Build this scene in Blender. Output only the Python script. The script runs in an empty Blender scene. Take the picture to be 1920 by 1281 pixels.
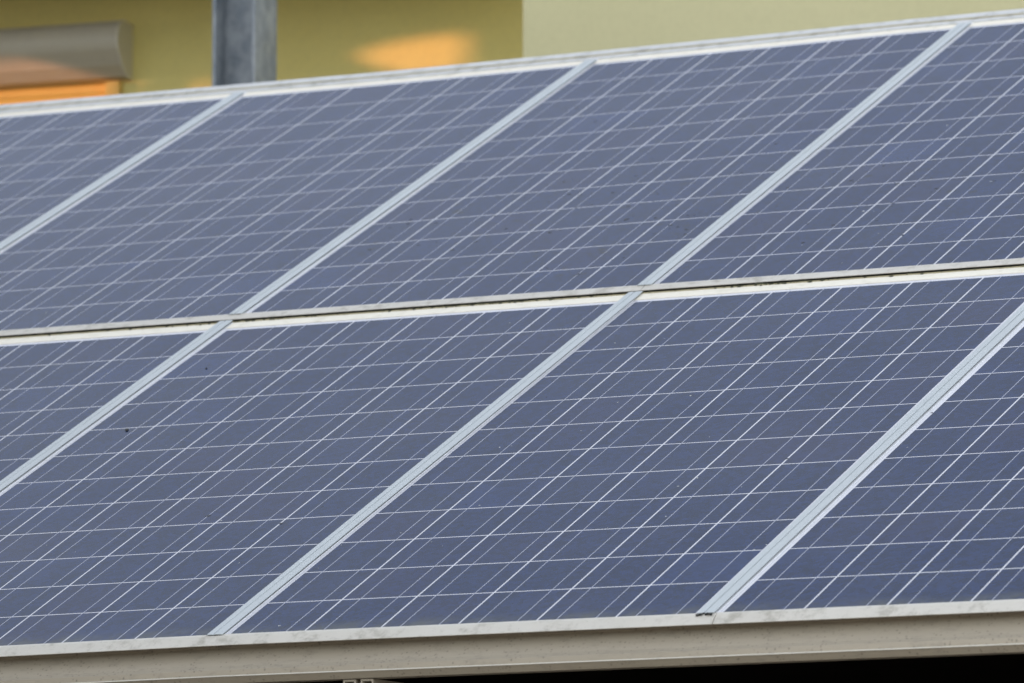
import bpy, bmesh, math, random
from mathutils import Matrix, Vector, Euler
random.seed(7)
S = bpy.context.scene
COL = S.collection
R_ = math.radians

# ------------------------------------------------------------------ camera
cam = bpy.data.cameras.new('camera')
cam.sensor_width = 36.0
cam.lens = 217.39
cam.clip_start = 0.1
cam.clip_end = 3000
cam.dof.use_dof = True
cam.dof.focus_distance = 11.9
cam.dof.aperture_fstop = 7.2
cam.dof.aperture_blades = 9
co = bpy.data.objects.new('camera', cam)
COL.objects.link(co)
right = Vector((0.888973, 0.457960, 0.0)); down = Vector((-0.059672, 0.115832, -0.991475)); fwd = Vector((-0.454056, 0.881394, 0.130299))
mw = Matrix((right, -down, -fwd)).transposed().to_4x4()
mw.translation = Vector((5.647843, -9.838058, 1.62))
co.matrix_world = mw
S.camera = co

# ------------------------------------------------------------------ sky and sun
HROT = R_(6.4)                               # the house is turned a little against the solar roof
HO = Vector((-2.3102, 6.6049, 0.0))
SUN_EL = R_(4.5)
_a = R_(68.0)
_sl = Vector((-math.sin(_a), -math.cos(_a), 0.0))
_sl.rotate(Euler((0, 0, HROT)))
SUN = Vector((_sl.x * math.cos(SUN_EL), _sl.y * math.cos(SUN_EL), math.sin(SUN_EL)))   # towards the sun
w = bpy.data.worlds.new('World')
S.world = w
w.use_nodes = True
nt = w.node_tree
bg = nt.nodes['Background']
sky = nt.nodes.new('ShaderNodeTexSky')
sky.sky_type = 'NISHITA'
sky.sun_disc = False
sky.sun_elevation = SUN_EL
sky.sun_rotation = math.atan2(SUN.x, SUN.y)
sky.air_density = 1.0
sky.dust_density = 1.0
sky.ozone_density = 3.0
hs = nt.nodes.new('ShaderNodeHueSaturation')
hs.inputs['Saturation'].default_value = 0.27
nt.links.new(sky.outputs['Color'], hs.inputs['Color'])
nt.links.new(hs.outputs['Color'], bg.inputs['Color'])
bg.inputs['Strength'].default_value = 0.15
sl = bpy.data.lights.new('sun', 'SUN')
sl.energy = 2.0
sl.angle = R_(0.65)
sl.color = (0.40, 0.176, 0.090)
so = bpy.data.objects.new('sun', sl)
so.rotation_euler = (-SUN).to_track_quat('-Z', 'Y').to_euler()
so.location = (-20, -20, 15)
COL.objects.link(so)
S.view_settings.view_transform = 'Standard'
S.view_settings.look = 'None'
S.view_settings.gamma = 1.0
S.view_settings.use_curve_mapping = False
S.view_settings.exposure = 3.05

# ------------------------------------------------------------------ materials
def mat(name, base, rough=0.5, metal=0.0, coat=0.0, build=None, spec=0.5):
    m = bpy.data.materials.new(name)
    m.use_nodes = True
    b = m.node_tree.nodes['Principled BSDF']
    b.inputs['Base Color'].default_value = (*base, 1)
    b.inputs['Roughness'].default_value = rough
    b.inputs['Metallic'].default_value = metal
    b.inputs['Specular IOR Level'].default_value = spec
    b.inputs['Coat Weight'].default_value = coat
    if build:
        build(m.node_tree, b)
    return m

class NT:
    """small node helper"""
    def __init__(s, tree): s.t = tree; s.n = tree.nodes; s.l = tree.links
    def new(s, typ, **k):
        n = s.n.new(typ)
        for a, v in k.items(): setattr(n, a, v)
        return n
    def pos(s, obj=False):
        if obj: return s.new('ShaderNodeTexCoord').outputs['Object']
        return s.new('ShaderNodeNewGeometry').outputs['Position']
    def mapping(s, vec, scale):
        n = s.new('ShaderNodeMapping'); n.inputs['Scale'].default_value = scale
        s.l.new(vec, n.inputs['Vector']); return n.outputs['Vector']
    def noise(s, vec, scale, detail=3, rough=0.55):
        n = s.new('ShaderNodeTexNoise'); n.inputs['Scale'].default_value = scale
        n.inputs['Detail'].default_value = detail; n.inputs['Roughness'].default_value = rough
        s.l.new(vec, n.inputs['Vector']); return n.outputs['Fac']
    def voro(s, vec, scale, out='Distance', rnd=1.0):
        n = s.new('ShaderNodeTexVoronoi'); n.inputs['Scale'].default_value = scale
        n.inputs['Randomness'].default_value = rnd
        s.l.new(vec, n.inputs['Vector']); return n.outputs[out]
    def ramp(s, fac, a, b, va=0.0, vb=1.0):
        n = s.new('ShaderNodeMapRange'); n.interpolation_type = 'SMOOTHSTEP'
        n.inputs['From Min'].default_value = a; n.inputs['From Max'].default_value = b
        n.inputs['To Min'].default_value = va; n.inputs['To Max'].default_value = vb
        s.l.new(fac, n.inputs['Value']); return n.outputs['Result']
    def mul(s, a, b):
        n = s.new('ShaderNodeMath', operation='MULTIPLY')
        for i, x in enumerate((a, b)):
            if isinstance(x, (int, float)): n.inputs[i].default_value = x
            else: s.l.new(x, n.inputs[i])
        return n.outputs[0]
    def mix(s, fac, a, b):
        n = s.new('ShaderNodeMix', data_type='RGBA')
        if isinstance(fac, (int, float)): n.inputs['Factor'].default_value = fac
        else: s.l.new(fac, n.inputs['Factor'])
        for k, x in (('A', a), ('B', b)):
            sock = [i for i in n.inputs if i.name == k and i.type == 'RGBA'][0]
            if isinstance(x, tuple): sock.default_value = (*x, 1)
            else: s.l.new(x, sock)
        return [o for o in n.outputs if o.type == 'RGBA'][0]
    def bump(s, h, b, strength=0.2, dist=0.002):
        n = s.new('ShaderNodeBump'); n.inputs['Strength'].default_value = strength
        n.inputs['Distance'].default_value = dist
        s.l.new(h, n.inputs['Height']); s.l.new(n.outputs['Normal'], b.inputs['Normal'])

def lichen(k, pos):
    """dark specks, gathered in patches"""
    patch = None
    for p, r in (((-0.16, 2.17, 3.62), 0.55), ((0.35, 2.35, 3.70), 0.45), ((-0.75, 2.30, 3.68), 0.40)):
        dn = k.new('ShaderNodeVectorMath', operation='DISTANCE'); k.l.new(pos, dn.inputs[0]); dn.inputs[1].default_value = p
        q = k.ramp(dn.outputs['Value'], r, r * 0.25)
        if patch is None: patch = q
        else:
            mx = k.new('ShaderNodeMath', operation='MAXIMUM'); k.l.new(patch, mx.inputs[0]); k.l.new(q, mx.inputs[1]); patch = mx.outputs[0]
    warp = k.new('ShaderNodeVectorMath', operation='ADD')
    nz = k.new('ShaderNodeTexNoise'); nz.inputs['Scale'].default_value = 120
    k.l.new(pos, nz.inputs['Vector'])
    sc = k.new('ShaderNodeVectorMath', operation='SCALE'); sc.inputs['Scale'].default_value = 0.02
    k.l.new(nz.outputs['Color'], sc.inputs[0]); k.l.new(pos, warp.inputs[0]); k.l.new(sc.outputs[0], warp.inputs[1])
    d = k.voro(warp.outputs[0], 24)
    size = k.ramp(k.noise(pos, 9, 2), 0.40, 0.65, 0.0, 0.26)
    s = k.new('ShaderNodeMath', operation='SUBTRACT'); k.l.new(size, s.inputs[0]); k.l.new(d, s.inputs[1])
    return k.mul(k.ramp(s.outputs[0], -0.02, 0.06), patch)

def dust_mask(k, pos):
    return k.ramp(k.noise(pos, 2.3, 4, 0.6), 0.3, 0.75, 0.0, 0.03)

def cell_nodes(t, b):
    k = NT(t); pos = k.pos()
    oi = k.new('ShaderNodeObjectInfo')
    grain = k.voro(k.mapping(pos, (1, 1, 1)), 95, 'Color')
    sep = k.new('ShaderNodeSeparateColor'); k.l.new(grain, sep.inputs[0])
    g = k.mix(sep.outputs[0], (0.002, 0.012, 0.046), (0.007, 0.023, 0.086))
    tint = k.ramp(oi.outputs['Random'], 0.70, 1.0, 0.0, 0.18)
    big = k.noise(pos, 3.0, 2)
    g = k.mix(k.mul(tint, k.ramp(big, 0.4, 0.65)), g, (0.030, 0.062, 0.190))
    plum = k.ramp(oi.outputs['Random'], 0.0, 0.3, 0.18, 0.0)
    g = k.mix(plum, g, (0.034, 0.029, 0.074))
    g = k.mix(dust_mask(k, pos), g, (0.36, 0.36, 0.37))
    fine = k.ramp(k.noise(pos, 420, 2), 0.66, 0.78, 0.0, 0.06)
    g = k.mix(fine, g, (0.45, 0.45, 0.44))
    sx = k.new('ShaderNodeSeparateXYZ'); k.l.new(pos, sx.inputs[0])
    foot = k.mul(k.ramp(sx.outputs['Z'], 2.592, 2.566), k.ramp(k.noise(k.mapping(pos, (1, 1, 1)), 14, 5, 0.65), 0.35, 0.7, 0.1, 0.8))
    g = k.mix(foot, g, (0.085, 0.088, 0.075))
    g = k.mix(k.mul(lichen(k, pos), 0.8), g, (0.010, 0.011, 0.014))
    k.l.new(g, b.inputs['Base Color'])
    b.inputs['Coat Roughness'].default_value = 0.12
    b.inputs['Coat IOR'].default_value = 1.31

def white_nodes(t, b):
    k = NT(t); pos = k.pos()
    g = k.mix(k.ramp(k.noise(pos, 7, 4), 0.35, 0.75, 0.0, 0.25), (0.63, 0.62, 0.65), (0.52, 0.51, 0.53))
    k.l.new(g, b.inputs['Base Color'])
    b.inputs['Coat Roughness'].default_value = 0.12
    b.inputs['Coat IOR'].default_value = 1.31

def alu_nodes(c1, c2, dirt, amount=0.5, sc=(1, 1, 1), fine=180):
    def f(t, b):
        k = NT(t); pos = k.pos()
        g = k.mix(k.noise(k.mapping(pos, sc), 6, 4), c1, c2)
        m = k.mul(k.ramp(k.noise(pos, 28, 6, 0.7), 0.48, 0.72), amount)
        g = k.mix(m, g, dirt)
        sp = k.ramp(k.noise(pos, fine, 3, 0.7), 0.62, 0.74, 0.0, amount)
        g = k.mix(sp, g, dirt)
        k.l.new(g, b.inputs['Base Color'])
        k.bump(k.noise(pos, 240, 3), b, 0.15, 0.001)
    return f

M_CELL = mat('silicon_cell', (0.02, 0.03, 0.07), 0.6, 0, 0.575, cell_nodes, spec=0.0)
M_BACK = mat('white_backsheet', (0.8, 0.8, 0.8), 0.7, 0, 0.64, white_nodes, spec=0.0)
M_BUS = mat('tinned_ribbon', (0.40, 0.41, 0.48), 0.5, 0.2, 0.0)
M_FRAME = mat('panel_frame', (0.7, 0.7, 0.7), 0.5, 0.0, 0, alu_nodes((0.70, 0.70, 0.72), (0.76, 0.75, 0.75), (0.36, 0.35, 0.30), 0.25))
M_STRIP = mat('cover_strip', (0.6, 0.66, 0.7), 0.45, 0.0, 0, alu_nodes((0.415, 0.44, 0.445), (0.455, 0.48, 0.485), (0.34, 0.37, 0.37), 0.18))
M_FLASH = mat('cream_flashing', (0.8, 0.79, 0.73), 0.5, 0, 0, alu_nodes((0.77, 0.70, 0.57), (0.81, 0.75, 0.63), (0.48, 0.43, 0.30), 0.35))
M_TRIM = mat('edge_trim', (0.6, 0.6, 0.57), 0.6, 0, 0, alu_nodes((0.50, 0.46, 0.40), (0.62, 0.585, 0.52), (0.25, 0.225, 0.175), 0.65, fine=260))
M_RIDGE = mat('ridge_trim', (0.5, 0.5, 0.48), 0.6, 0, 0, alu_nodes((0.50, 0.49, 0.47), (0.60, 0.59, 0.58), (0.22, 0.21, 0.17), 0.6, fine=130))
M_RUBBER = mat('dark_gasket', (0.018, 0.018, 0.016), 0.8, 0, 0)
M_SEAMDARK = mat('olive_black_grime', (0.030, 0.027, 0.014), 0.9)
M_MOSS = mat('mossy_dirt', (0.05, 0.05, 0.025), 0.95, 0, 0)
M_SEAL = mat('grimy_seal', (0.16, 0.15, 0.10), 0.9, 0, 0, alu_nodes((0.42, 0.36, 0.22), (0.30, 0.25, 0.13), (0.08, 0.07, 0.03), 0.7))

def gutter_nodes(t, b):
    k = NT(t); pos = k.pos()
    g = k.mix(k.noise(k.mapping(pos, (0.6, 1, 6)), 5, 4), (0.325, 0.276, 0.206), (0.380, 0.325, 0.245))
    sp = k.voro(k.mapping(pos, (1, 1, 0.8)), 120)
    m = k.mul(k.ramp(sp, 0.10, 0.34, 1.0, 0.0), k.ramp(k.noise(pos, 26, 3), 0.40, 0.55))
    g = k.mix(k.mul(m, 0.6), g, (0.10, 0.085, 0.065))
    sm = k.ramp(k.noise(k.mapping(pos, (0.6, 1, 1.6)), 45, 5, 0.7), 0.50, 0.70, 0.0, 0.30)
    g = k.mix(sm, g, (0.15, 0.135, 0.11))
    k.l.new(g, b.inputs['Base Color'])
M_GUTTER = mat('gutter_sheet', (0.3, 0.28, 0.25), 0.5, 0, 0, gutter_nodes)

M_LIP = mat('highlight_paint', (0.66, 0.62, 0.54), 0.4, 0.0)  # lighter colour paints in the highlight along the gutter edge

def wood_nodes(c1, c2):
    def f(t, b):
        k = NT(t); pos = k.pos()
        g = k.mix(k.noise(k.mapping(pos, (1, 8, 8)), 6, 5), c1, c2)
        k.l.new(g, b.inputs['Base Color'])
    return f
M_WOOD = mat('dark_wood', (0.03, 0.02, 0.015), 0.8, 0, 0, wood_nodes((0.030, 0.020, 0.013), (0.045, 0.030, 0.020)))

def render_nodes(c1, c2, sc):
    def f(t, b):
        k = NT(t); pos = k.pos()
        g = k.mix(k.ramp(k.noise(pos, 0.9, 5, 0.6), 0.3, 0.7), c1, c2)
        g = k.mix(k.ramp(k.noise(pos, 60, 4), 0.35, 0.8, 0.0, 0.12), g, (0.4, 0.36, 0.2))
        k.l.new(g, b.inputs['Base Color'])
        k.bump(k.noise(pos, sc, 4, 0.7), b, 0.4, 0.004)
    return f
M_WALL = mat('yellow_render', (0.6, 0.5, 0.2), 0.9, 0, 0, render_nodes((0.72, 0.60, 0.215), (0.76, 0.64, 0.235), 220), spec=0.2)
M_WALL2 = mat('pale_yellow_render', (0.7, 0.65, 0.4), 0.9, 0, 0, render_nodes((0.63, 0.575, 0.33), (0.67, 0.61, 0.355), 220), spec=0.2)
M_SLAB = mat('balcony_concrete', (0.4, 0.38, 0.33), 0.9, 0, 0, render_nodes((0.36, 0.34, 0.28), (0.42, 0.40, 0.33), 120), spec=0.2)
M_BOX = mat('shutter_alu', (0.3, 0.28, 0.24), 0.4, 0, 0, alu_nodes((0.47, 0.42, 0.32), (0.51, 0.46, 0.36), (0.36, 0.32, 0.26), 0.2))
M_CAP = mat('shutter_cap', (0.60, 0.56, 0.46), 0.5)
M_SLAT = mat('ochre_slat', (0.6, 0.4, 0.1), 0.55, 0, 0, alu_nodes((0.62, 0.41, 0.09), (0.68, 0.45, 0.11), (0.5, 0.3, 0.08), 0.3))
M_ROOF = mat('roof_tiles', (0.2, 0.08, 0.05), 0.8, 0, 0, render_nodes((0.18, 0.07, 0.05), (0.24, 0.10, 0.07), 30))
M_PLASTER = mat('grey_plaster', (0.4, 0.38, 0.34), 0.9, 0, 0, render_nodes((0.36, 0.34, 0.30), (0.42, 0.40, 0.36), 120))

def galv_nodes(t, b):
    k = NT(t); pos = k.pos()
    g = k.mix(k.ramp(k.noise(k.mapping(pos, (1, 1, 0.7)), 20, 4, 0.6), 0.35, 0.68), (0.165, 0.185, 0.205), (0.32, 0.335, 0.345))
    sp = k.voro(pos, 60, 'Color')
    se = k.new('ShaderNodeSeparateColor'); k.l.new(sp, se.inputs[0])
    g = k.mix(k.mul(se.outputs[0], 0.25), g, (0.30, 0.33, 0.36))
    k.l.new(g, b.inputs['Base Color'])
    k.l.new(k.ramp(k.noise(pos, 12, 3), 0.3, 0.7, 0.4, 0.65), b.inputs['Roughness'])
M_GALV = mat('galvanised_steel', (0.3, 0.32, 0.34), 0.5, 0.12, 0, galv_nodes)

def ground_nodes(t, b):
    k = NT(t); pos = k.pos()
    g = k.mix(k.noise(pos, 1.2, 6), (0.27, 0.245, 0.205), (0.37, 0.34, 0.29))
    g = k.mix(k.ramp(k.noise(pos, 60, 3), 0.4, 0.7, 0, 0.5), g, (0.13, 0.12, 0.11))
    k.l.new(g, b.inputs['Base Color'])
M_GROUND = mat('gravel_yard', (0.2, 0.19, 0.17), 0.95, 0, 0, ground_nodes)

# ------------------------------------------------------------------ mesh helpers
class MB:
    def __init__(s): s.v = []; s.f = []
    def box(s, x0, x1, y0, y1, z0, z1):
        i = len(s.v)
        s.v += [(x0, y0, z0), (x1, y0, z0), (x1, y1, z0), (x0, y1, z0), (x0, y0, z1), (x1, y0, z1), (x1, y1, z1), (x0, y1, z1)]
        s.f += [tuple(i + j for j in q) for q in ((3, 2, 1, 0), (4, 5, 6, 7), (0, 1, 5, 4), (1, 2, 6, 5), (2, 3, 7, 6), (3, 0, 4, 7))]
        return s
    def prism_x(s, prof, x0, x1):
        """closed outline of (y, z) points, counter-clockwise seen from +x, swept along x"""
        i, n = len(s.v), len(prof)
        s.v += [(x0, y, z) for y, z in prof] + [(x1, y, z) for y, z in prof]
        for j in range(n):
            k = (j + 1) % n
            s.f.append((i + j, i + n + j, i + n + k, i + k))
        s.f.append(tuple(i + j for j in range(n)))
        s.f.append(tuple(i + n + j for j in reversed(range(n))))
        return s
    def prism_y(s, prof, y0, y1):
        i, n = len(s.v), len(prof)
        s.v += [(x, y0, z) for x, z in prof] + [(x, y1, z) for x, z in prof]
        for j in range(n):
            k = (j + 1) % n
            s.f.append((i + j, i + k, i + n + k, i + n + j))
        s.f.append(tuple(i + j for j in reversed(range(n))))
        s.f.append(tuple(i + n + j for j in range(n)))
        return s
    def mesh(s, name, m, bevel=0.0, fix=True):
        me = bpy.data.meshes.new(name)
        me.from_pydata(s.v, [], s.f)
        me.materials.append(m)
        bm = bmesh.new(); bm.from_mesh(me)
        if bevel:
            bmesh.ops.bevel(bm, geom=[e for e in bm.edges], offset=bevel, segments=1, affect='EDGES')
        if fix: bmesh.ops.recalc_face_normals(bm, faces=bm.faces)
        bm.to_mesh(me); bm.free()
        return me

def link(name, me, parent=None, loc=None, mw=None):
    o = bpy.data.objects.new(name, me)
    COL.objects.link(o)
    if parent is not None: o.parent = parent
    if loc is not None: o.location = loc
    if mw is not None: o.matrix_world = mw
    return o

def tag(o, label=None, cat=None, group=None, kind=None):
    for k, v in (('label', label), ('category', cat), ('group', group), ('kind', kind)):
        if v: o[k] = v
    return o

# ------------------------------------------------------------------ setting
g = MB(); g.v = [(-600, -600, 0), (600, -600, 0), (600, 600, 0), (-600, 600, 0)]; g.f = [(0, 1, 2, 3)]
tag(link('ground', g.mesh('ground', M_GROUND)), kind='structure')

# frame of the sloping array: x along the eave, y up the slope, z off the glass
TILT = R_(25.8332)
ZE = 2.567036
ARR = Matrix.Translation((0, 0, ZE)) @ Matrix.Rotation(TILT, 4, 'X')
PU, PV = 0.158319, 0.158319
PU = 0.158319; PV = 0.158
W, V, HU = 0.994268, 1.991029, 0.00513

# ------------------------------------------------------------------ solar panels
NC, NR = 6, 12
GAPC, GAPR = 0.0038, 0.0038
def cell_mesh():
    x0, x1, y0, y1 = GAPC / 2, PU - GAPC / 2, GAPR / 2, PV - GAPR / 2
    return MB().box(x0, x1, y0, y1, -0.00018, 0.0).mesh('solar_cell', M_CELL)
ME_CELL = cell_mesh()
ME_BUS = MB().box(-0.0008, 0.0008, -0.010, NR * PV + 0.006, -0.0001, 0.00018).mesh('busbar', M_BUS)
PX0, PX1 = -0.0175, NC * PU + 0.0175
ME_BACK = MB().box(PX0 + 0.004, PX1 - 0.004, -0.016, NR * PV + 0.030, -0.005, -0.00015).mesh('backsheet', M_BACK)
def frame_mesh(top):
    m = MB()
    yb, yt = -0.013, NR * PV + 0.013
    m.box(PX0, PX0 + 0.010, -0.0135, top, -0.009, 0.0012)
    m.box(PX1 - 0.010, PX1, -0.0135, top, -0.009, 0.0012)
    m.box(PX0 + 0.010, PX1 - 0.010, -0.0135, -0.005, -0.009, 0.0012)
    return m.mesh('frame', M_FRAME)
def top_mesh(top):
    return MB().box(PX0 + 0.010, PX1 - 0.010, NR * PV + 0.0125, top, -0.020, 0.0010).mesh('top_flashing', M_FLASH)
ME_FRAME = frame_mesh(NR * PV + 0.052)
ME_TOP = top_mesh(NR * PV + 0.052)

def make_panel(label, row, col, du, rz):
    loc = Matrix.Translation((col * W + du, V if row else 0.0, HU if row else 0.0))
    c = Vector((0.475, 0.948, 0))
    loc = loc @ Matrix.Translation(c) @ Matrix.Rotation(rz, 4, 'Z') @ Matrix.Translation(-c)
    e = bpy.data.objects.new('solar_panel', None)
    COL.objects.link(e)
    e.empty_display_size = 0.1
    e.matrix_world = ARR @ loc
    tag(e, label, 'solar panel', 'blue solar panels mounted in two rows on the roof')
    link('backsheet', ME_BACK, e)
    link('frame', ME_FRAME, e)
    link('top_flashing', ME_TOP, e)
    for i in range(NC):
        for j in range(NR):
            link('solar_cell', ME_CELL, e, (i * PU, j * PV, 0.0))
        for q in (0.25, 0.75):
            link('busbar', ME_BUS, e, ((i + q) * PU, 0, 0))
    return e

panels = [
    (0, -2, -0.004, 0.0, 'blue solar panel at the left end of lower row, cut off by the photo edge'),
    (0, -1, -0.0038, -0.0012, 'blue solar panel of the lower row with a dark blob lying near its left side'),
    (0, 0, -0.0067, 0.0020, 'blue solar panel of the lower row left of the strip with ragged foot'),
    (0, 1, 0.0032, -0.0010, 'blue solar panel at the right end of lower row, beside a ragged strip foot'),
    (1, -3, 0.003, 0.0, 'blue solar panel at the left end of upper row, below the orange lit shutter'),
    (1, -2, 0.0039, 0.0018, 'blue solar panel of the upper row directly below the foot of the steel post'),
    (1, -1, 0.0020, 0.0036, 'blue solar panel of the upper row just below the corner of both yellow walls'),
    (1, 0, 0.0013, 0.0006, 'blue solar panel at the right end of upper row, cut off by the photo edge'),
]
for row, col, du, rz, lab in panels:
    make_panel(lab, row, col, du, rz)

# ------------------------------------------------------------------ cover strips over the upright joints
SW = 0.0335
def strip_mesh(length, name='cover_strip'):
    h, t, gw = 0.0060, 0.0013, 0.0018
    a, b = -SW / 2, SW / 2
    c = a + SW * 0.44
    prof = [(a, h - t - 0.0006), (c - gw, h - t), (c, h - t - 0.0028), (c + gw, h - t), (b, h - t - 0.0004),
            (b, h - 0.0004), (b - 0.0010, h), (c + gw, h), (c, h - 0.0036), (c - gw, h), (a + 0.001, h - 0.0003), (a, h - 0.0008)]
    return MB().prism_y(prof, 0, length).mesh(name, M_STRIP)
def gasket_mesh(length):
    return MB().box(-SW / 2 + 0.003, SW / 2 - 0.0035, 0.0005, length - 0.0005, -0.006, 0.0040).mesh('rubber_gasket', M_RUBBER)
LOWL, UPL = NR * PV + 0.066, NR * PV + 0.042
ME_S = [strip_mesh(LOWL), strip_mesh(UPL)]
ME_G = [gasket_mesh(LOWL), gasket_mesh(UPL)]
strips = [
    (0, -1, 0.0, 'pale blue cover strip at far left of the lower row, cut by the photo edge'),
    (0, 0, 0.0, 'pale blue cover strip in mid lower row with clean foot'),
    (0, 1, 0.002, 'pale blue cover strip on the right of the lower row with ragged black foot'),
    (1, -2, 0.0, 'pale blue cover strip of the upper row ending beside the steel post'),
    (1, -1, 0.0, 'pale blue cover strip of the upper row topping out right of the wall corner'),
    (1, 0, 0.0, 'pale blue cover strip of the upper row topping out near the top right photo corner'),
]
for row, col, du, lab in strips:
    x = col * W - 0.0235 + (0.0015 if row else -0.0055) + du
    if row == 0 and col == 1: x = col * W - 0.0245
    ang = 0.0010 if row else 0.0006
    mwm = ARR @ Matrix.Translation((x, (V if row else 0) - 0.012, HU if row else 0)) @ Matrix.Rotation(ang, 4, 'Z')
    o = link('cover_strip', ME_S[row], None, None, mwm)
    tag(o, lab, 'cover strip', 'pale blue strips covering the panel joints')
    link('rubber_gasket', ME_G[row], o)
    if row == 0 and col == 1:                       # torn gasket at the foot
        bm = bmesh.new()
        rr = random.Random(3)
        for k in range(16):
            t = k / 15
            m = Matrix.Translation((-SW / 2 + 0.001 + t * (SW - 0.004), -0.001 + rr.uniform(-0.004, 0.003), 0.002 + rr.uniform(0, 0.003))) @ Matrix.Diagonal((rr.uniform(.0014, .0026), rr.uniform(.002, .005), rr.uniform(.0008, .002), 1))
            bmesh.ops.create_icosphere(bm, subdivisions=1, radius=1, matrix=m)
        me = bpy.data.meshes.new('torn_gasket'); bm.to_mesh(me); bm.free(); me.materials.append(M_RUBBER)
        link('torn_gasket', me, o)

# ------------------------------------------------------------------ edge trims, seam and ridge
def trim(y_bot, h_bot, y_top, h_top, y_lip, thick=0.0016):
    return [(y_bot, h_bot), (y_bot + 0.004, h_bot - 0.0006), (y_top + 0.003, h_top - thick - 0.0006), (y_lip, h_top - thick),
            (y_lip, h_top), (y_top + 0.0015, h_top + 0.0002), (y_top, h_top - 0.0003), (y_bot - 0.0004, h_bot + 0.0012)]
def trim_obj(prof, x0, x1, row, label, group):
    o = link('edge_trim', MB().prism_x(prof, x0, x1).mesh('edge_trim', M_TRIM), None, None, ARR @ Matrix.Translation((0, V if row else 0, HU if row else 0)))
    return tag(o, label, 'edge trim', group)
up = trim(-0.0345, -0.0006, -0.0130, 0.0034, -0.0052)
trim_obj(up, -3.2, -0.0225, 1, 'weathered grey edge trim between panel rows, the long left length', 'weathered trims along the lower panel edges')
trim_obj(up, -0.0212, 1.2, 1, 'weathered grey edge trim between panel rows, right length from the strip crossing', 'weathered trims along the lower panel edges')
lo = trim(-0.0375, -0.0075, -0.0150, 0.0028, -0.0052)
trim_obj(lo, -3.2, 0.991, 0, 'weathered white trim along the lower row foot, left of ragged strip end', 'weathered trims along the lower panel edges')
trim_obj(lo, 0.9925, 2.4, 0, 'weathered white trim along the lower row foot, right of ragged strip end', 'weathered trims along the lower panel edges')

seal = link('seam_seal', MB().box(-3.2, 1.2, V - 0.0375, V - 0.010, -0.02, 0.0004).mesh('seam_seal', M_SEAMDARK), None, None, ARR)
tag(seal, 'narrow black gap seal running along under the trim between both panel rows', 'seal')
link('grime_line', MB().prism_x([(V - 0.0455, -0.004), (V - 0.0385, -0.004), (V - 0.0385, 0.0016), (V - 0.0415, 0.0025), (V - 0.0455, 0.0014)], -3.2, 1.2).mesh('grime_line', M_SEAL), seal)
bm = bmesh.new(); rr = random.Random(11)
for k in range(420):
    x = rr.uniform(-2.6, 1.0)
    if rr.random() < 0.45: x = rr.choice((-0.9, -0.45, 0.22, 0.30, 0.35, -0.35)) + rr.gauss(0, 0.05)
    r = rr.uniform(0.0008, 0.0026)
    m = Matrix.Translation((x, V - 0.0405 + rr.gauss(0, 0.003), 0.0014 + r * 0.3)) @ Matrix.Diagonal((r * rr.uniform(1, 3), r, r * 0.8, 1))
    bmesh.ops.create_icosphere(bm, subdivisions=1, radius=1, matrix=m)
me = bpy.data.meshes.new('moss'); bm.to_mesh(me); bm.free(); me.materials.append(M_MOSS)
mo = link('moss', me, None, None, ARR)
tag(mo, 'dark moss crumbs caught along the seam between both panel rows', 'moss', None, 'stuff')

# ridge trim along the top of the upper row
T = 2 * V + 0.0
rid = MB().prism_x([(T - 0.0525, 0.006), (T + 0.012, 0.006), (T + 0.012, 0.0125), (T - 0.012, 0.0125), (T - 0.0145, 0.0115), (T - 0.0245, 0.0095), (T - 0.052, 0.0080)], -3.4, 1.3)
ro = link('ridge_trim', rid.mesh('ridge_trim', M_RIDGE), None, None, ARR)
tag(ro, 'rough grey ridge trim along the top edge of the upper panel row', 'ridge trim')
link('ridge_seal', MB().box(-3.4, 1.3, T - 0.053, T - 0.03, 0.0, 0.0063).mesh('ridge_seal', M_SEAL), ro)
link('ridge_bead', MB().prism_x([(T - 0.0300, 0.0088), (T - 0.0215, 0.0095), (T - 0.0215, 0.0108), (T - 0.0255, 0.0112), (T - 0.0300, 0.0102)], -3.4, 1.3).mesh('ridge_bead', M_SEAL), ro)

# dark blobs lying on the glass
def blob(u, v, sx, sy, label, seed):
    rr = random.Random(seed)
    bm = bmesh.new()
    bmesh.ops.create_icosphere(bm, subdivisions=2, radius=1)
    for vtx in bm.verts: vtx.co = Vector((vtx.co.x * sx, vtx.co.y * sy, vtx.co.z * sx * 0.45)) * rr.uniform(0.75, 1.2)
    me = bpy.data.meshes.new('dark_blob'); bm.to_mesh(me); bm.free(); me.materials.append(M_RUBBER)
    o = link('dark_blob', me, None, None, ARR @ Matrix.Translation((u, v, 0.001)) @ Matrix.Rotation(0.5, 4, 'Z'))
    tag(o, label, 'debris', 'dark blobs lying on the glass')

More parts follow.
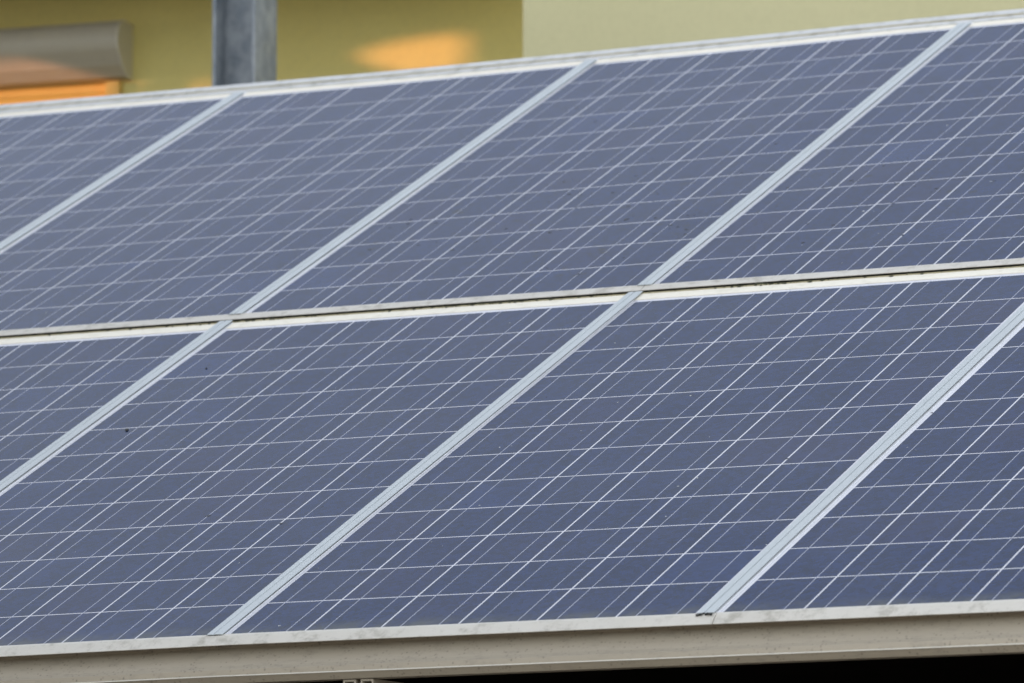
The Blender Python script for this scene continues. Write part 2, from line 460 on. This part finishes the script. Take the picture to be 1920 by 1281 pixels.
def specks(name, label, m, spots, rlo, rhi, flat, seed):
    rr = random.Random(seed)
    bm = bmesh.new()
    for u, v, su, sv, n in spots:
        for _ in range(n):
            r = rlo + (rhi - rlo) * rr.random() ** 2.5
            p = Vector((rr.gauss(u, su), rr.gauss(v, sv), 0.0))
            up_ = p.y > V
            if (p.x % W) > 0.945 or not (0.02 < (p.y - (V if up_ else 0)) < 1.88): continue
            p.z = (HU if up_ else 0) + r * flat * 0.3
            mm = Matrix.Translation(p) @ Matrix.Rotation(rr.uniform(0, 3.1), 4, 'Z') @ Matrix.Diagonal((r * rr.uniform(0.8, 1.6), r * rr.uniform(0.8, 1.8), r * flat, 1))
            st = len(bm.verts)
            bmesh.ops.create_icosphere(bm, subdivisions=1, radius=1, matrix=mm)
            bm.verts.ensure_lookup_table()
            for vv in bm.verts[st:]: vv.co += Vector((rr.uniform(-.3, .3), rr.uniform(-.3, .3), 0)) * r
    me = bpy.data.meshes.new(name); bm.to_mesh(me); bm.free(); me.materials.append(m)
    tag(link(name, me, None, None, ARR), label, 'specks', None, 'stuff')
M_SPECK = mat('lichen_speck', (0.045, 0.047, 0.055), 0.9)
M_PALE = mat('pale_speck', (0.50, 0.50, 0.46), 0.9)
specks('lichen_specks', 'dark lichen specks scattered over the upper panels around the middle strips', M_SPECK,
       [(-0.16, 2.42, 0.13, 0.12, 60), (-0.55, 2.62, 0.2, 0.18, 60), (0.12, 2.55, 0.2, 0.15, 50), (0.35, 2.5, 0.25, 0.2, 40), (-0.3, 2.9, 0.35, 0.3, 40), (-0.9, 2.5, 0.4, 0.3, 25), (-0.3, 0.9, 0.9, 0.6, 25)], 0.0012, 0.0046, 0.10, 5)
specks('pale_specks', 'tiny pale dirt specks scattered over the glass of the lower row', M_PALE,
       [(-0.4, 0.9, 0.9, 0.6, 60), (0.5, 0.6, 0.5, 0.4, 40), (0.4, 2.5, 0.4, 0.4, 15)], 0.0007, 0.0020, 0.15, 9)

BLOBS = [(-0.899, 1.249, 0.0042, 0.010, 'larger black blob lying on the lower row panel left of centre', 1),
         (-0.91, 1.634, 0.0022, 0.005, 'tiny dark fleck on the lower row panel just below the strip crossing', 2)]
for b_ in BLOBS: blob(*b_)

# ------------------------------------------------------------------ gutter fascia below the eave
def gp(d, z): return (d, ZE + z)                       # (y in world, height against the eave line)
cv = []
for k in range(9):
    t = k / 8
    cv.append(gp(0.004 - 0.056 * t ** 1.7, -0.020 - 0.049 * t))
prof_front = cv + [gp(-0.054, -0.0700), gp(-0.0552, -0.0800), gp(-0.0570, -0.0808), gp(-0.0570, -0.0828), gp(-0.046, -0.0945), gp(-0.012, -0.0945)]
prof = prof_front + [gp(-0.012, -0.0905), gp(-0.044, -0.0905), gp(-0.052, -0.082), gp(-0.049, -0.070), gp(0.009, -0.020)]
gm = MB().prism_x(prof[::-1], -3.4, 2.6)
gu = link('gutter', gm.mesh('gutter', M_GUTTER))
link('highlight_lip', MB().box(-3.4, 2.6, -0.0592, -0.05705, ZE - 0.0829, ZE - 0.0808).mesh('highlight_lip', M_LIP, 0.0006), gu)
tag(gu, 'speckled beige metal gutter fascia running below the solar panels', 'gutter')

def bracket(x, y, label):
    m = MB()
    z0, z1 = ZE - 0.165, ZE - 0.0958
    w_, t = 0.0262, 0.0035
    m.box(x, x + w_, y, y + 0.5, z1 - t, z1)
    m.box(x, x + t, y, y + 0.5, z0, z1 - t)
    m.box(x + w_ - t, x + w_, y, y + 0.5, z0, z1 - t)
    o = link('channel_bracket', m.mesh('channel_bracket', M_GUTTER))
    tag(o, label, 'bracket', 'channel brackets below the gutter')
bracket(0.2565, -0.040, 'small open channel bracket under the gutter, left one of the pair')
bracket(0.2925, -0.040, 'small open channel bracket under the gutter, right one of the pair')

# ------------------------------------------------------------------ dark shed that carries the panels
sh = bpy.data.objects.new('shed', None); COL.objects.link(sh); sh.location = (0, 0, 0)
tag(sh, 'dark timber shed under the solar panels, only its black inside showing below the gutter', 'shed')
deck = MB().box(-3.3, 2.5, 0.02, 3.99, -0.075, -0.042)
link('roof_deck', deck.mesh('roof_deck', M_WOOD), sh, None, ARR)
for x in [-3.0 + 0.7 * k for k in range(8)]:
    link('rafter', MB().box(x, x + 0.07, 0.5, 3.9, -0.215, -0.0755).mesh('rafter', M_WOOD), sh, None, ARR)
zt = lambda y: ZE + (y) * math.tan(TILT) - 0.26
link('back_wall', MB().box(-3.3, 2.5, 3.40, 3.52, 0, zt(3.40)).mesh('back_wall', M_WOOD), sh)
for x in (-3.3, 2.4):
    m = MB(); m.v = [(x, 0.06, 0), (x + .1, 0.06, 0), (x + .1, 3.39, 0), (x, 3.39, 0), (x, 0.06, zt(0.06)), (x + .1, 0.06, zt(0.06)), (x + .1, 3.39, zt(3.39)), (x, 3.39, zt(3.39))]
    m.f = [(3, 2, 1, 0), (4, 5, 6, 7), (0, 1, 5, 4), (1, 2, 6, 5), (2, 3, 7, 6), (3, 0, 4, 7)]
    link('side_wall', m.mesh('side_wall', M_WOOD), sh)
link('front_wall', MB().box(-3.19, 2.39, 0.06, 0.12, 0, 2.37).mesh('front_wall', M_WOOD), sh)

# ------------------------------------------------------------------ house behind
house = bpy.data.objects.new('house', None); COL.objects.link(house)
house.location = HO; house.rotation_euler = (0, 0, HROT)
tag(house, 'yellow rendered house behind the solar roof, its recessed wall in shade left of pale corner', 'house')
BX = -1.745
# recessed wall with a window opening
wm = MB()
WX0, WX1, WZ0, WZ1 = -3.55, -1.80, 3.55, 4.935
wm.box(-7.0, WX0, 0, 0.3, 0, 5.5); wm.box(WX1, 0.0, 0, 0.3, 0, 5.5)
wm.box(WX0, WX1, 0, 0.3, 0, WZ0); wm.box(WX0, WX1, 0, 0.3, WZ1, 5.5)
link('recessed_wall', wm.mesh('recessed_wall', M_WALL), house)
link('front_wall', MB().box(0.0, 7.0, -1.2, 0.29, 0, 5.5).mesh('front_wall', M_WALL2, 0.006), house)
link('balcony_slab', MB().box(-6.5, -0.35, -0.55, -0.002, 5.235, 5.40).mesh('balcony_slab', M_SLAB, 0.004), house)
link('roof', MB().box(-7.0, 7.0, 0.32, 8.98, 5.30, 5.46).mesh('roof', M_SLAB), house)
link('back_wall', MB().box(-6.9, 6.9, 9.0, 9.3, 0, 5.5).mesh('back_wall', M_WALL), house)

win = bpy.data.objects.new('window', None); COL.objects.link(win); win.parent = house
nsl = int((WZ1 - WZ0) / 0.039)
ME_SLAT = MB().prism_x([(0.030, 0.0), (0.030, 0.0365), (0.024, 0.0365), (0.0205, 0.028), (0.0200, 0.018), (0.0205, 0.008), (0.024, 0.0)], WX0 + 0.03, WX1 - 0.03).mesh('slat', M_SLAT)
for k in range(nsl):
    link('slat', ME_SLAT, win, (0, -0.012, WZ0 + 0.01 + k * 0.039))
for x0, x1 in ((WX0 - 0.02, WX0 + 0.028), (WX1 - 0.028, WX1 + 0.02)):
    link('guide_rail', MB().box(x0, x1, -0.022, -0.001, WZ0, WZ1 - 0.02).mesh('guide_rail', M_SLAT), win)

# shutter box: rounded casing with an end cap
pr = [(0.0, 4.918), (0.0, 5.090), (-0.070, 5.094)]
for k in range(1, 11):
    t = k / 10
    ang = R_(92 - 150 * t)
    pr.append((-0.058 - 0.056 * math.cos(R_(90 - 118 * t)) , 5.030 + 0.064 * math.sin(R_(90 - 118 * t))))
pr += [(-0.075, 4.955), (-0.040, 4.924)]
sb = link('shutter_box', MB().prism_x([(y - 0.001, z) for y, z in pr], -3.62, BX - 0.006).mesh('shutter_box', M_BOX), house)
cap = [(-0.001, 4.916)] + [(y * 1.015 - 0.001, 5.02 + (z - 5.02) * 1.02) for y, z in pr[1:]]
link('end_cap', MB().prism_x(cap, BX - 0.0058, BX).mesh('end_cap', M_CAP), sb)
link('end_cap', MB().prism_x(cap, -3.626, -3.6202).mesh('end_cap', M_BOX), sb)

# ------------------------------------------------------------------ steel post carrying the balcony
post = bpy.data.objects.new('steel_post', None); COL.objects.link(post)
post.location = HO; post.rotation_euler = (0, 0, HROT)
tag(post, 'galvanised steel beam post standing behind the panels before the yellow wall', 'post')
x0, x1, y0, y1 = -0.842, -0.710, -1.45, -1.292
for a, b in ((x0, x0 + 0.010), (x1 - 0.010, x1)):
    link('flange', MB().box(a, b, y0, y1, 0, 5.30).mesh('flange', M_GALV, 0.001), post)
link('top_plate', MB().box(x0 - 0.03, x1 + 0.03, y0 - 0.02, y1 + 0.02, 5.302, 5.32).mesh('top_plate', M_GALV), post)
link('web', MB().box(x0 + 0.0098, x1 - 0.0098, -1.377, -1.365, 0, 5.30).mesh('web', M_GALV), post)

# ------------------------------------------------------------------ added unseen wall keeping the low sun off, openings cut to shape light patches
HM = Matrix.Translation(HO) @ Matrix.Rotation(HROT, 4, 'Z')
P1 = HM @ Vector((-0.80, 0, 4.95))
nxy = Vector((_sl.x, _sl.y, 0)); tan = Vector((-nxy.y, nxy.x, 0))
L = 4.5
WO = P1 + nxy * L; WO.z = 0
def project(p):
    """a point on the house (house axes) carried along the sun's direction onto the added blocker"""
    P = HM @ Vector(p); s = (WO - P).dot(nxy) / SUN.dot(nxy); Q = P + SUN * s
    return ((Q - WO).dot(tan), Q.z)
holes = [
    [(-1.01, 0, 4.953), (-0.92, 0, 4.982), (-0.80, 0, 4.998), (-0.64, 0, 5.004), (-0.635, 0, 4.93), (-0.66, 0, 4.885), (-0.82, 0, 4.875), (-0.95, 0, 4.92)],
    [(-2.6, -0.10, 4.995), (-2.06, -0.10, 4.997), (-2.00, -0.10, 4.975), (-1.94, -0.10, 4.935), (-2.6, -0.10, 4.935)],
    [(-2.6, 0, 4.935), (-1.755, 0, 4.935), (-1.755, 0, 4.80), (-2.6, 0, 4.80)],
    [(-1.525, 0, 4.905), (-1.48, 0, 4.915), (-1.48, 0, 4.85), (-1.525, 0, 4.85)],
]
polys = [[project(p) for p in h] for h in holes]
def spans(z):
    out = []
    for P in polys:
        xs = []
        for (xa, za), (xb, zb) in zip(P, P[1:] + P[:1]):
            if (za <= z < zb) or (zb <= z < za): xs.append(xa + (z - za) / (zb - za) * (xb - xa))
        xs.sort()
        out += list(zip(xs[::2], xs[1::2]))
    out.sort()
    res = []
    for a, b in out:
        if res and a <= res[-1][1] + 0.001: res[-1][1] = max(res[-1][1], b)
        else: res.append([a, b])
    return res
zs = [z for P in polys for _, z in P]
z0, z1 = min(zs) - 0.02, max(zs) + 0.02
TL, TR = -(math.cos(_a) * L - 0.03) / math.sin(_a), 10.5
nb = MB()
tmin, tmax = (TL, TR)
nb.box(tmin, tmax, 0, 0.12, 0, z0); nb.box(tmin, tmax, 0, 0.12, z1, 6.3)
N = 40
for k in range(N):
    za, zb = z0 + (z1 - z0) * k / N, z0 + (z1 - z0) * (k + 1) / N
    x = tmin
    for a, b in spans((za + zb) / 2):
        nb.box(x, a, 0, 0.12, za, zb); x = b
    nb.box(x, tmax, 0, 0.12, za, zb)
wmx = Matrix((tan, nxy, Vector((0, 0, 1)))).transposed().to_4x4(); wmx.translation = WO
o = link('sun_blocker', nb.mesh('sun_blocker', M_PLASTER), None, None, wmx)
tag(o, None, None, None, 'structure')

# ------------------------------------------------------------------ the old roof is not quite flat: let the array follow its sag
TAB = [(-3.4, -0.006), (-2.8, -0.006), (-2.0, -0.009), (-1.6, -0.010), (-0.6, -0.003), (-0.2, 0.002), (0.6, 0.004), (2.6, 0.004)]
def sag(u, v):
    if v <= V:
        return -0.0078 * max(0.0, -u) * min(1.03, 1 - v / V)
    for (a, fa), (b, fb) in zip(TAB, TAB[1:]):
        if a <= u <= b: return (fa + (fb - fa) * (u - a) / (b - a)) * (v - V) / V
    return TAB[0][1] if u < 0 else TAB[-1][1]
bpy.context.view_layer.update()
INV = ARR.inverted()
NAMES = ('backsheet', 'frame', 'top_flashing', 'busbar', 'cover_strip', 'rubber_gasket', 'torn_gasket', 'edge_trim', 'seam_seal', 'grime_line',
         'moss', 'ridge_trim', 'ridge_seal', 'ridge_bead', 'lichen_specks', 'pale_specks', 'dark_blob', 'gutter', 'highlight_lip')
SMALL = ('moss', 'lichen_specks', 'pale_specks', 'dark_blob', 'torn_gasket')
for o in list(S.objects):
    base = o.name.split('.')[0]
    if o.type != 'MESH': continue
    if base == 'solar_cell':
        A = INV @ o.matrix_world
        c = A @ Vector((PU / 2, PV / 2, 0)); e = PU / 2
        h = [sag(c.x + i * e, c.y + j * e) for i in (-1, 1) for j in (-1, 1)]       # mean plane of the four corners
        du = (h[2] + h[3] - h[0] - h[1]) / (4 * e); dv = (h[1] + h[3] - h[0] - h[2]) / (4 * e)
        o.location.z = sum(h) / 4 - du * PU / 2 - dv * PV / 2 + 0.00004
        o.rotation_euler = (dv, -du, 0)
    elif base in NAMES:
        A = INV @ o.matrix_world; B_ = A.inverted()
        me = o.data.copy(); o.data = me
        bm = bmesh.new(); bm.from_mesh(me)
        if base in ('backsheet', 'frame', 'top_flashing', 'busbar'):      # bend along the cell borders only
            for k in range(NC + 1):
                bmesh.ops.bisect_plane(bm, geom=bm.verts[:] + bm.edges[:] + bm.faces[:], plane_co=(k * PU, 0, 0), plane_no=(1, 0, 0))
            for k in range(NR + 1):
                bmesh.ops.bisect_plane(bm, geom=bm.verts[:] + bm.edges[:] + bm.faces[:], plane_co=(0, k * PV, 0), plane_no=(0, 1, 0))
        elif base not in SMALL:
            lo = min((A @ v_.co).x for v_ in bm.verts); hi = max((A @ v_.co).x for v_ in bm.verts)
            if hi - lo > 0.3:
                for x in (-3.0, -2.8, -2.6, -2.3, -2.0, -1.8, -1.6, -1.3, -1.0, -0.8, -0.6, -0.4, -0.2, 0.0, 0.3, 0.6):
                    if lo < x < hi:
                        bmesh.ops.bisect_plane(bm, geom=bm.verts[:] + bm.edges[:] + bm.faces[:], plane_co=B_ @ Vector((x, 0, 0)), plane_no=B_.to_3x3() @ Vector((1, 0, 0)))
            lo = min((A @ v_.co).y for v_ in bm.verts); hi = max((A @ v_.co).y for v_ in bm.verts)
            if hi - lo > 0.3:
                for k in range(1, 8):
                    y = lo + (hi - lo) * k / 8
                    bmesh.ops.bisect_plane(bm, geom=bm.verts[:] + bm.edges[:] + bm.faces[:], plane_co=B_ @ Vector((0, y, 0)), plane_no=B_.to_3x3() @ Vector((0, 1, 0)))
        for v_ in bm.verts:
            p = A @ v_.co
            p.z += sag(p.x, max(p.y, -0.06))
            v_.co = B_ @ p
        bm.to_mesh(me); bm.free()
